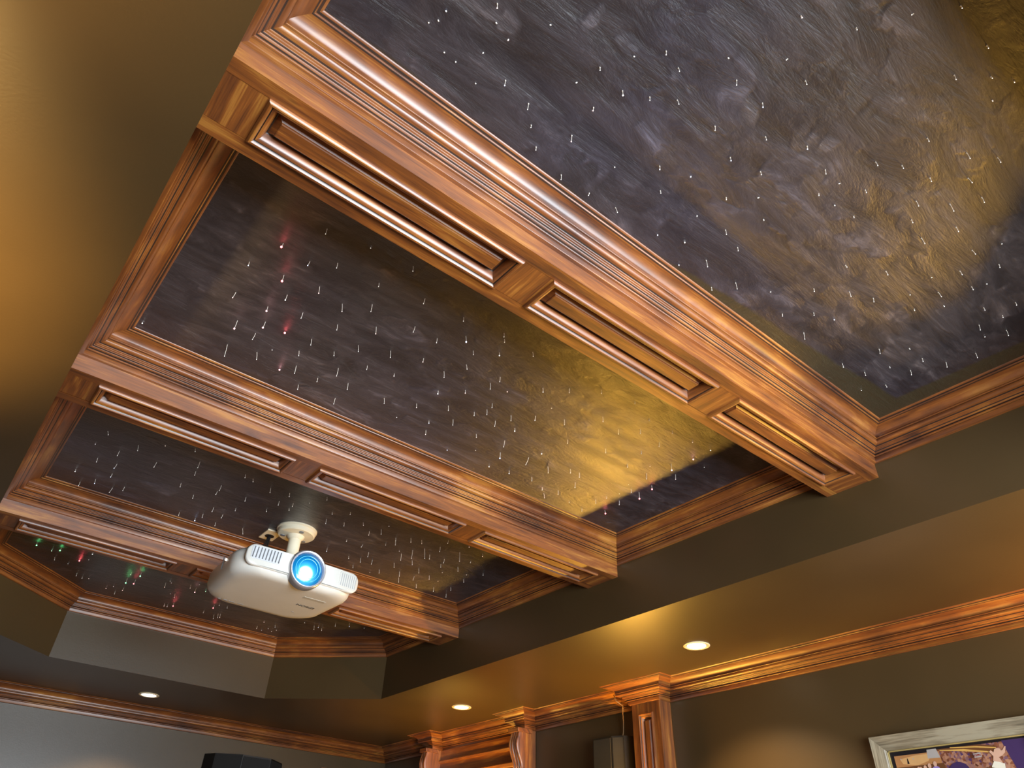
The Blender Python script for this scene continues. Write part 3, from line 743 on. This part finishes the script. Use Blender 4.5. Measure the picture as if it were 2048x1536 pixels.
# ---------------------------------------------------------------- framed photograph on the right wall
FX = XW - 0.045
fa, fb, fz1, fz0 = 1.690, 0.905, -0.497, -1.12     # y of left and right outer edges, z of top and bottom
pf = empty('framed_picture', (XW - .02, (fa + fb) / 2, (fz0 + fz1) / 2), label='framed sports photo collage in a weathered pale wooden frame on the right wall', cat='picture'); pf['_o'] = (XW - .02, (fa + fb) / 2, (fz0 + fz1) / 2)
FW = 0.072
def fbar(corners, axis, name='frame_bar'):
    # corners: outer a, outer b, inner b, inner a (y, z); section slopes from proud outer edge to the inner lip
    V = []; (oa, ob, ib, ia) = corners
    def lerp(p, q, t): return (p[0] + (q[0] - p[0]) * t, p[1] + (q[1] - p[1]) * t)
    sec = [(0, XW - .001), (0, FX + .006), (.03, FX), (.12, FX + .001), (.85, FX + .010), (.93, FX + .014), (.97, FX + .012), (1, FX + .022), (1, XW - .001)]
    A = [(x, *lerp(oa, ia, t)) for t, x in sec]; B = [(x, *lerp(ob, ib, t)) for t, x in sec]
    n = len(sec); V = A + B; F = [(i, (i + 1) % n, n + (i + 1) % n, n + i) for i in range(n)] + [tuple(range(n)), tuple(range(2 * n - 1, n - 1, -1))]
    return mesh_obj(name, V, F, FRAMEWOOD, pf, axis)
o1, o2, o3, o4 = (fa, fz1), (fb, fz1), (fb, fz0), (fa, fz0)
i1, i2, i3, i4 = (fa - FW, fz1 - FW), (fb + FW, fz1 - FW), (fb + FW, fz0 + FW), (fa - FW, fz0 + FW)
fbar((o1, o2, i2, i1), (0, 1, 0)); fbar((o2, o3, i3, i2), (0, 0, 1)); fbar((o3, o4, i4, i3), (0, 1, 0)); fbar((o4, o1, i1, i4), (0, 0, 1))
# gilt fillet
m = MB(); gx = FX + .018
ya, yb, za, zb_ = i1[0], i2[0], i1[1], i4[1]
for (p, q) in ((ya, ya - .005), (yb + .005, yb)): m.box(gx, gx + .01, q, p, zb_, za)
m.box(gx, gx + .01, yb, ya, za - .005, za); m.box(gx, gx + .01, yb, ya, zb_, zb_ + .005)
m.build('fillet', plain('gilt_fillet', srgb(214, 190, 120), 0.35, 0.5, noise=0.05), pf)
PRX = FX + 0.026
def crowd_mat():
    m, nt, b = newmat('printed_crowd'); L = nt.links.new
    tc = N(nt, 'ShaderNodeTexCoord'); v = N(nt, 'ShaderNodeTexVoronoi', i_Scale=130.0); L(tc.outputs['Object'], v.inputs['Vector'])
    n = N(nt, 'ShaderNodeTexNoise', i_Scale=8.0, i_Detail=3.0); L(tc.outputs['Object'], n.inputs['Vector'])
    r = ramp(nt, [(0.0, srgb(92, 52, 34)), (0.35, srgb(150, 96, 70)), (0.6, srgb(196, 150, 116)), (0.85, srgb(96, 72, 110))]); L(v.outputs['Color'], r.inputs[0])
    r2 = ramp(nt, [(0.35, (0.6, 0.5, 0.55)), (0.65, (1, 0.95, 0.95))]); L(n.outputs['Fac'], r2.inputs[0])
    mm = N(nt, 'ShaderNodeMix', data_type='RGBA', blend_type='MULTIPLY'); mm.inputs['Factor'].default_value = 1; L(r.outputs[0], mm.inputs['A']); L(r2.outputs[0], mm.inputs['B'])
    L(mm.outputs['Result'], b.inputs['Base Color']); b.inputs['Roughness'].default_value = 0.25
    return m
def flat(name, c): return plain('print_' + name, srgb(*c), 0.28, noise=0.06)
PM = dict(mat=flat('black_mat', (30, 27, 30)), crowd=crowd_mat(), ceil=flat('tan_ceiling', (176, 124, 78)), ceil2=flat('pale_tray', (206, 160, 106)), white=flat('white', (170, 162, 156)), purple=flat('purple', (66, 48, 88)),
          skin=flat('skin', (206, 164, 140)), blue=flat('pale_blue', (142, 146, 186)), black=flat('black', (34, 30, 34)), lilac=flat('lilac', (150, 130, 190)), red=flat('deep_red', (74, 38, 32)), cream=flat('cream', (228, 220, 200)), gold=flat('gold', (206, 160, 84)), brown=flat('brown', (104, 66, 40)))
LAY = [0]
W_ = ya - yb; Hh = za - zb_
pr = MB(); pmats = list(PM.keys())
def P(x, z): return (ya - x, za - z)          # x: metres rightwards from the inner left edge, z: down from the inner top
def shape(pts, mat):
    LAY[0] += 1; X = PRX - 0.00006 * LAY[0]
    pr.add([(X, *P(x, z)) for x, z in pts], [tuple(range(len(pts)))], pmats.index(mat))
def ell(cx, cz, rx, rz, mat, n=20, a0=0, a1=360):
    shape([(cx + rx * math.cos(math.radians(a0 + (a1 - a0) * i / n)), cz + rz * math.sin(math.radians(a0 + (a1 - a0) * i / n))) for i in range(n)], mat)
shape([(0, 0), (W_, 0), (W_, Hh), (0, Hh)], 'mat')
# stadium half
shape([(.235, .016), (W_ - .012, .016), (W_ - .012, Hh - .02), (.235, Hh - .02)], 'crowd')
shape([(.235, .016), (.43, .016), (.50, .030), (.50, .050), (.40, .040), (.235, .020)], 'brown')
shape([(.25, .020), (.36, .028), (.47, .050), (.47, .055), (.35, .036), (.25, .024)], 'gold')
shape([(.30, .014), (.42, .022), (.50, .036), (.50, .040), (.41, .027), (.30, .018)], 'gold')
shape([(.53, .012), (W_ - .012, .012), (W_ - .012, .16), (.56, .15)], 'purple')
# team room half
shape([(.024, .024), (.245, .024), (.255, Hh - .02), (.024, Hh - .02)], 'ceil')
shape([(.05, .040), (.13, .030), (.21, .030), (.185, .060), (.13, .074), (.06, .062)], 'ceil2')
shape([(.19, .012), (.235, .012), (.245, .052), (.185, .050)], 'white')
for x, z in ((.055, .040), (.115, .044), (.215, .042)): ell(x, z, .0035, .003, 'white', 10)
shape([(.085, .040), (.089, .040), (.092, .064), (.082, .064)], 'black')
shape([(.024, .075), (.255, .075), (.255, .12), (.024, .12)], 'brown')
cols = ['black', 'black', 'black', 'white', 'black', 'black', 'blue', 'blue', 'blue', 'lilac']
for i, (x, z) in enumerate(((.050, .094), (.068, .104), (.092, .094), (.103, .092), (.116, .094), (.130, .090), (.140, .092), (.162, .088), (.184, .082), (.212, .076))):
    k = 1 + i * .05
    shape([(x - .012 * k, z + .045), (x - .011 * k, z + .015), (x - .005, z + .009), (x + .005, z + .009), (x + .011 * k, z + .015), (x + .012 * k, z + .045)], cols[i])
    shape([(x - .018 * k, Hh - .03), (x - .012 * k, z + .045), (x + .012 * k, z + .045), (x + .018 * k, Hh - .03)], cols[i])
    ell(x, z, .0058 * k, .0080 * k, 'skin', 14)
# fan in the foreground: purple hair, face, pale cap and a raised hand
ell(.315, .120, .048, .042, 'purple', 24); ell(.325, .150, .034, .040, 'skin', 24)
shape([(.445, .185), (.458, .110), (.476, .088), (.515, .105), (.500, .190)], 'cream')
shape([(.470, .090), (.478, .070), (.498, .074), (.508, .100)], 'skin')
shape([(.466, .052), (.474, .046), (.484, .056), (.490, .044), (.502, .040), (.514, .043), (.517, .052), (.524, .050), (.538, .036), (.542, .038), (.530, .062), (.512, .074), (.488, .080), (.478, .072)], 'skin')
ell(.440, .205, .085, .092, 'brown', 30, 180, 372); ell(.445, .212, .078, .088, 'cream', 30, 180, 372); shape([(.36, .21), (.53, .21), (.53, Hh - .03), (.36, Hh - .03)], 'cream')
shape([(.395, .052), (.428, .050), (.430, .068), (.397, .070)], 'white')
pr.v = list(pr.v)
po = pr.build('printed_collage', [PM[k] for k in pmats], pf)
LAY[0] += 2
yy, zz = P(.4125, .0605)
text('lettering', 'ESPN', .013, (PRX - .00006 * LAY[0] - .0008, yy, zz), (math.pi / 2, 0, -math.pi / 2), plain('print_red', srgb(150, 30, 30), 0.4), pf)

# ---------------------------------------------------------------- fibre-optic stars
# x, y of the hole, offset of the tip (mm), tip colour
STARS = '''361,2087,4,-1,56,w;336,1925,-1,0,40,P;1983,3144,6,-4,62,w;2296,1526,0,1,36,P;2394,1818,0,1,36,R;366,1591,0,0,29,R;418,1862,-2,1,29,P;2166,3042,2,-3,57,w;1638,1993,-1,0,32,B;1024,1433,3,-2,28,B;1942,3211,-1,0,54,w;1748,-6,0,0,34,w;1765,1937,-10,9,40,w;757,1930,0,0,39,w;622,2029,1,-1,39,w;1197,4771,-1,0,32,P;390,1777,0,-1,23,P;587,1585,5,-2,36,p;790,4937,0,-1,30,G;840,4919,-4,0,29,R;670,1516,0,-1,36,w;467,2054,7,-1,33,w;1606,-116,0,0,28,w;1388,606,0,-1,33,w;417,1674,-1,0,26,W;1814,111,0,-2,29,w;743,1612,3,-1,33,p;417,1949,-4,1,32,w;302,1458,-2,1,17,R;828,4756,1,0,25,G;2388,1729,1,1,20,R;857,1696,3,-2,33,w;485,1560,3,0,30,p;740,555,-1,1,31,p;1544,606,0,-1,31,w;750,373,0,0,24,W;1937,599,-2,2,31,w;1588,1898,-4,2,35,w;1921,3305,2,-1,41,w;587,560,-1,1,30,w;1695,-81,0,-3,25,w;603,3053,-1,0,34,w;1887,1939,1,-1,35,w;746,1751,5,-2,30,w;1418,5021,-3,1,22,R;593,1836,2,-1,30,w;836,1994,2,-1,31,w;1086,1664,3,-1,30,w;273,1784,-4,0,28,p;1272,1601,1,-1,31,w;2411,2075,1,-2,18,R;1793,-77,0,1,24,w;1185,5195,1,0,21,R;2457,120,0,2,25,w;1686,-164,0,0,23,w;851,1514,-3,2,28,w;501,1722,-1,0,28,w;1664,53,0,0,24,w;332,4699,-1,1,16,G;499,549,0,1,26,b;199,4715,4,-2,17,G;2279,1665,-1,2,31,w;2089,188,0,-3,24,w;774,3217,-2,1,31,w;352,3642,-6,1,29,w;847,2126,-1,0,29,w;443,3206,-4,0,29,w;1457,1802,-1,1,29,w;325,3102,6,0,28,w;1313,1919,1,-1,29,w;808,3696,1,-1,15,B;1011,650,3,-4,25,w;1061,3639,9,-3,32,w;1481,1723,0,-1,29,w;950,164,-1,3,23,w;382,1307,0,0,25,w;796,1366,-2,2,25,w;628,1697,2,-1,26,w;1850,22,0,0,22,w;2358,171,-1,3,23,w;1002,1984,4,-1,26,w;1982,32,0,-3,21,w;2089,1962,-1,2,29,w;1353,-197,0,2,20,w;1376,1758,1,-1,27,w;1674,1593,0,0,27,w;363,412,1,-1,26,p;1866,381,1,0,22,w;806,670,0,0,24,w;299,3363,-5,1,25,b;2508,247,0,1,22,w;2482,343,0,3,22,w;479,1418,1,0,23,w;679,1262,1,-1,24,w;878,298,1,-2,23,w;1655,3095,4,-1,29,w;1236,1846,2,-1,25,w;588,1935,4,-1,23,w;272,3223,-1,0,25,w;2390,1579,-2,1,27,p;1332,487,0,0,22,w;1782,1467,0,0,25,w;1015,282,-1,2,21,w;2224,468,0,2,21,w;837,3492,-2,0,27,w;685,2141,2,0,23,w;1903,1489,-1,2,24,w;497,1862,0,0,8,R;1277,1543,-1,0,24,w;2335,1422,-2,4,7,P;1364,166,-1,2,20,w;1765,3424,-1,1,29,w;2038,1879,-1,0,26,w;1143,1787,0,0,16,W;1054,159,0,2,19,b;1127,1569,4,-2,22,w;2123,3420,3,-2,30,w;978,3069,2,-1,26,w;2044,97,0,-1,19,w;2113,1439,-2,2,24,w;2038,3061,0,1,28,w;2050,2153,2,-3,26,w;2433,454,0,3,20,w;1557,1789,0,0,16,W;2112,3638,3,-2,30,w;1178,1425,1,-1,15,W;1963,3454,3,-2,29,w;1563,1655,-3,1,24,b;1447,61,0,-1,19,w;405,1474,-3,1,20,b;1774,2095,1,0,16,W;1010,4830,2,1,29,p;2063,3551,2,-1,29,w;1840,3508,-2,1,28,w;259,3605,3,-1,24,b;1867,253,0,-1,19,w;1272,1337,2,-1,21,w;1084,52,0,0,19,w;1363,3196,1,-1,26,w;2289,3230,2,-2,28,w;1972,1424,-1,2,22,w;2055,3197,1,0,27,w;951,1516,0,0,21,w;579,2091,1,0,6,P;2024,3345,4,-2,27,w;1366,1708,0,0,22,w;1536,1414,-1,0,22,w;1613,-12,-1,1,18,w;209,3365,2,0,22,w;1453,1483,0,-1,22,b;755,230,-1,1,20,w;397,3588,-1,0,22,w;1954,344,-1,2,18,w;2082,2080,0,0,23,w;154,3561,2,1,13,W;2373,3619,0,1,27,w;1843,3077,2,-2,25,w;1273,2072,1,0,21,p;1976,1641,-1,0,22,w;2387,1948,-1,1,23,w;2289,2021,0,0,23,w;1895,2067,1,0,22,w;1982,1883,0,0,22,w;1120,1324,1,0,19,w;2157,3188,-2,2,25,w;694,1848,3,-1,19,w;621,3163,1,1,21,w;956,1354,0,-1,20,w;1494,5234,3,-2,29,w;812,239,1,-1,18,w;978,1648,-1,0,20,p;1480,-68,0,0,16,w;1509,5190,5,0,28,w;1127,4997,4,-1,27,p;1096,1483,2,-1,19,w;2155,4916,4,-1,29,w;1127,1926,2,-1,20,p;1074,3176,0,1,22,w;1775,3539,2,-1,25,w;205,3695,1,0,21,w;836,1838,1,0,19,w;999,464,0,1,17,b;308,3481,-1,1,20,b;817,339,0,1,17,w;2174,3550,-4,2,25,w;1145,213,0,0,17,w;725,2045,0,0,19,w;250,1611,1,0,17,b;922,3257,1,1,21,w;907,3542,-2,2,21,w;1127,316,0,0,17,b;1419,506,-1,0,18,w;465,4824,1,-1,5,R;608,3340,1,-1,21,w;1347,1810,1,0,19,w;2203,603,-1,0,18,w;1619,3166,1,1,22,w;1904,3056,2,-2,23,w;2256,3653,2,-2,25,w;633,1407,1,0,17,w;179,3071,8,-1,17,w;1075,3051,2,-1,21,w;1336,-282,0,1,14,w;2238,3474,2,-1,24,w;1639,1333,-1,0,19,w;726,456,-1,1,17,p;1513,19,0,0,15,w;689,647,0,0,17,w;2145,104,0,0,15,w;1795,1701,-2,0,20,w;1721,96,0,0,15,w;1231,289,0,0,16,w;660,366,0,0,17,w;1522,5178,2,-2,26,p;822,3615,2,1,20,w;1257,156,0,2,14,b;2107,3,0,2,14,w;1149,4740,2,1,23,p;702,3424,1,-1,20,w;2393,390,-1,1,16,w;1459,1944,2,-1,18,w;2314,575,0,0,16,w;783,3298,-3,0,19,w;1951,3613,3,-1,22,w;1802,3180,2,-1,21,w;2341,1823,0,0,19,w;2080,1335,-2,1,18,w;1193,-284,0,1,13,w;1457,3165,2,-1,20,w;2328,1318,-3,3,9,W;822,3021,2,0,18,w;1514,129,0,0,14,w;1143,1350,1,-1,16,w;1140,3146,0,1,18,w;823,5133,-3,-1,21,p;2331,41,0,1,13,w;715,3685,2,0,18,w;2019,2952,-1,1,19,w;1224,1708,1,-1,16,p;2278,122,0,0,13,w;541,2945,4,-1,16,w;868,3037,4,-2,17,w;915,3673,2,0,18,w;2108,1543,0,1,16,w;1777,3135,1,-1,19,w;2455,3540,1,-2,21,w;2149,1668,-1,0,17,w;2503,3662,1,-1,21,w;1241,2955,3,-1,17,w;1501,673,0,0,14,w;1764,451,0,1,13,w;1683,3351,-6,4,16,w;634,604,0,0,14,w;509,5077,2,0,19,w;1869,517,0,1,13,w;2328,4681,3,-3,22,b;913,663,-1,2,12,w;1066,520,1,0,12,w;2435,3369,1,-2,19,w;2279,2965,0,-1,18,p;2001,2111,0,-1,16,w;1553,3552,1,0,17,b;1057,-102,0,1,11,w;2308,2142,-1,0,16,w;1536,3091,3,-2,16,w;932,-33,0,0,12,p;334,4888,5,-2,17,w;2189,3272,1,0,17,w;2207,1327,-1,1,14,p;1798,1296,-1,0,14,w;797,5254,2,-1,18,w;1426,-254,0,0,10,w;1232,409,0,1,11,w;2450,563,0,-2,12,w;2251,4757,2,-1,19,w;932,3419,0,-1,15,w;1419,3024,0,-1,15,w;1745,325,1,-2,10,w;944,1810,1,0,12,p;1704,3561,3,0,15,w;1239,1998,1,-1,13,b;1794,3669,2,-2,16,w;1937,1342,-1,0,13,w;1139,5256,1,-1,17,p;1930,5122,4,0,17,w;779,4803,0,0,15,p;1127,-205,-1,4,4,w;1793,592,0,1,10,w;2367,97,-1,1,10,w;1063,3316,3,-2,13,w;1425,224,-1,1,10,w;2316,1890,5,-5,9,w;1408,5202,-2,-1,15,w;1482,-287,0,2,7,w;1845,5258,-1,1,15,w;2181,4890,-1,1,15,b;1162,5262,1,1,14,p;1496,4973,1,0,14,w;2230,4937,2,-2,15,w;1578,201,0,1,8,w;2109,279,-1,1,9,w;999,48,-1,3,5,w;1346,3096,2,-1,11,w;2293,3100,-2,1,12,w;2467,3204,1,0,12,w;1579,3356,-1,-1,12,w;1277,602,-2,-1,4,W;1149,3217,3,0,10,w;2307,1960,0,1,10,w;1678,2131,-3,-5,4,W;553,5122,1,-1,11,w;2166,205,0,0,7,w;503,4662,-1,-9,4,W;437,461,0,0,8,p;1788,1871,-4,-4,4,W;69,2179,0,-5,4,W;1495,-229,0,1,6,w;2287,1788,-1,1,9,w;1656,3014,2,0,9,w;1437,4976,2,0,11,w;2300,392,0,0,7,w;1384,385,0,0,7,w;1433,2133,1,0,8,b;2350,494,0,0,7,w;729,5209,0,2,9,p;590,5100,1,0,9,p;1220,508,-1,0,7,w;1093,428,0,1,5,b;410,528,0,0,6,w;643,433,-1,1,5,w;1198,3070,1,-1,7,w;1304,346,-2,2,4,w;1497,216,0,0,5,w;1437,164,-2,2,4,w;371,592,1,0,4,w;1187,637,0,0,5,b;1115,2065,1,0,5,w;263,555,1,-1,4,w;2167,66,-1,-1,4,w;493,367,-1,0,5,w;1953,489,-1,-1,4,b;1667,555,-1,-2,4,w;2022,-39,-2,-1,4,w;705,290,-1,0,4,w;2004,170,-2,-1,4,w;445,606,0,-1,4,w;2030,255,-2,-1,4,w;335,591,0,-1,4,w;280,505,0,-1,4,b;2437,185,-3,-1,4,w;904,550,-1,-1,4,w;887,141,-2,0,4,w;2412,643,-3,-1,4,w;1837,5113,-1,-4,4,p;390,449,-1,-1,4,w;165,3232,0,-6,4,w;2463,4691,-4,-7,4,w;1905,5315,-3,-8,4,w;1976,5290,-3,-8,4,w;1927,5240,-3,-8,4,w;1990,5230,-3,-8,4,w;2242,1610,-4,-4,4,w;2071,4905,-3,-8,4,w;1540,2054,-3,-4,4,w;424,3018,-1,-6,4,w;529,1286,-1,-3,4,w;2209,2135,-4,-5,4,w;1784,3260,-3,-7,4,w;295,4789,0,-10,4,g;1931,3694,-4,-7,4,w;509,4774,-1,-9,4,w;1269,4792,-2,-9,4,g;2332,3511,-4,-7,4,w;1575,1566,-3,-4,4,w;2436,1443,-5,-3,4,w;1038,4802,-2,-9,4,w;761,5162,-1,-10,4,w;1021,4774,-2,-9,4,w;2268,3371,-4,-7,4,w;1192,4698,-2,-9,4,w;2163,2943,-4,-6,4,p;279,536,-1,-2,4,w;424,4943,-1,-10,4,w;1102,5018,-2,-10,4,w;1891,3280,-4,-7,4,w;2404,3295,-5,-7,4,w;506,2000,-1,-5,4,w;1339,678,-3,-2,4,b;1361,1601,-3,-4,4,p'''
tipc = {'w': ((1.0, 0.97, 0.92), 1.5, .0013), 'W': ((1.0, 0.97, 0.92), 3.0, .0021), 'b': ((0.6, 0.72, 1.0), 2.2, .0017), 'B': ((0.45, 0.6, 1.0), 4.0, .0030), 'p': ((1.0, 0.62, 0.55), 2.2, .0017),
        'P': ((1.0, 0.40, 0.42), 5.0, .0032), 'R': ((1.0, 0.10, 0.12), 8.0, .0038), 'G': ((0.12, 1.0, 0.30), 7.0, .0038), 'g': ((0.5, 1.0, 0.6), 2.5, .0022)}
TM = {k: plain('star_tip_' + n_, (1, 1, 1), 0.4, emit=v[0], es=v[1]) for (k, v), n_ in zip(tipc.items(), ('white', 'bright_white', 'pale_blue', 'blue', 'pink', 'bright_pink', 'red', 'green', 'pale_green'))}
FIB = plain('clear_fibre', srgb(226, 220, 208), 0.3, emit=(1.0, 0.92, 0.82), es=0.12)
GLUE = plain('glue_dab', srgb(214, 212, 206), 0.4, noise=0.03)
def star_geo(m, r, c):
    x, y, dx, dy, dz = [v / 1000 for v in r]
    top = Vector((x, y, HC)); tip = Vector((x + dx, y + dy, HC - dz))
    sag = Vector((dy, -dx, 0)) * 0.12 + Vector((0.0006, -0.0004, 0))
    tr = tipc[c][2]
    if dz > .009:
        m.tube([top + Vector((0, 0, .001)), top * .55 + tip * .45 + sag, tip], [.0008, .0007, .0007], 6, 0)
    m.add(*ball(tip, tr), m=1)
    if y < 0.82: m.add(*ball(top + Vector((.0015, .001, -.001)), .0021, .5), m=2)
def ball(c, r, sq=1.0):
    V = [(c.x, c.y, c.z - r * sq)]; F = []
    for k in (1, 2, 3):
        a = math.pi * k / 4 - math.pi / 2
        for i in range(8):
            t = math.pi * i / 4; V.append((c.x + r * math.cos(a) * math.cos(t), c.y + r * math.cos(a) * math.sin(t), c.z + r * math.sin(a) * sq))
    V.append((c.x, c.y, c.z + r * sq))
    for i in range(8):
        j = (i + 1) % 8; F.append((0, 1 + j, 1 + i)); F.append((1 + i, 1 + j, 9 + j, 9 + i)); F.append((9 + i, 9 + j, 17 + j, 17 + i)); F.append((17 + i, 17 + j, 25))
    return V, F
BAYN = ['in the large front bay at the top right', 'in the second bay, between the first two beams', 'in the bay with the projector', 'in the far octagon-ended bay behind the last beam']
CN = {'w': 'white', 'W': 'bright white', 'b': 'pale blue', 'B': 'blue', 'p': 'pinkish', 'P': 'glowing pink', 'R': 'glowing red', 'G': 'glowing green', 'g': 'pale green'}
rest = {}
for idx, row in enumerate(STARS.split(';')):
    f = row.split(','); r = [int(v) for v in f[:5]]; c = f[5]
    bay = 0 if r[1] < 820 else 1 if r[1] < 2346 else 2 if r[1] < 3871 else 3
    if idx < 300:
        m = MB(); star_geo(m, r, c)
        o = m.build('fibre_star', [FIB, TM[c], GLUE], origin=(r[0] / 1000, r[1] / 1000, HC))
        tagit(o, label='%s fibre star strand %s' % (CN[c], BAYN[bay]), cat='star light', group='%s fibre stars %s' % (CN[c], BAYN[bay]))
        if c in 'RG' or (c == 'P' and bay):
            lamp('star_glow', 'POINT', ((r[0] + r[2]) / 1000, (r[1] + r[3]) / 1000, HC - r[4] / 1000 - .012), 0.010 if c != 'P' else 0.004, tipc[c][0], 0.004)
    else:
        rest.setdefault(0, []).append((r, c))
if rest:
    m = MB(); cs = sorted({c for _, c in rest[0]}); mats = [FIB, GLUE] + [TM[c] for c in cs]
    for r, c in rest[0]:
        q = MB(); star_geo(q, r, c); b0 = len(m.v); m.v += q.v; m.f += [tuple(i + b0 for i in f) for f in q.f]; m.m += [{0: 0, 1: 2 + cs.index(c), 2: 1}[k] for k in q.m]
    tagit(m.build('fibre_stars', mats, origin=(CX, 2.4, HC)), label='the smallest fibre star points scattered over all four star bays', cat='star lights', kind='stuff')

# ---------------------------------------------------------------- to metres, floor at z = 0
done = set()
for o in list(COL.objects):
    if o.type in ('CAMERA', 'LIGHT'): continue
    if '_o' in o: del o['_o']
    if o.type == 'MESH' and o.data.name not in done:
        o.data.transform(Matrix.Scale(SC, 4)); done.add(o.data.name)
    o.location = o.location * SC
    if o.parent is None: o.location.z += ZS
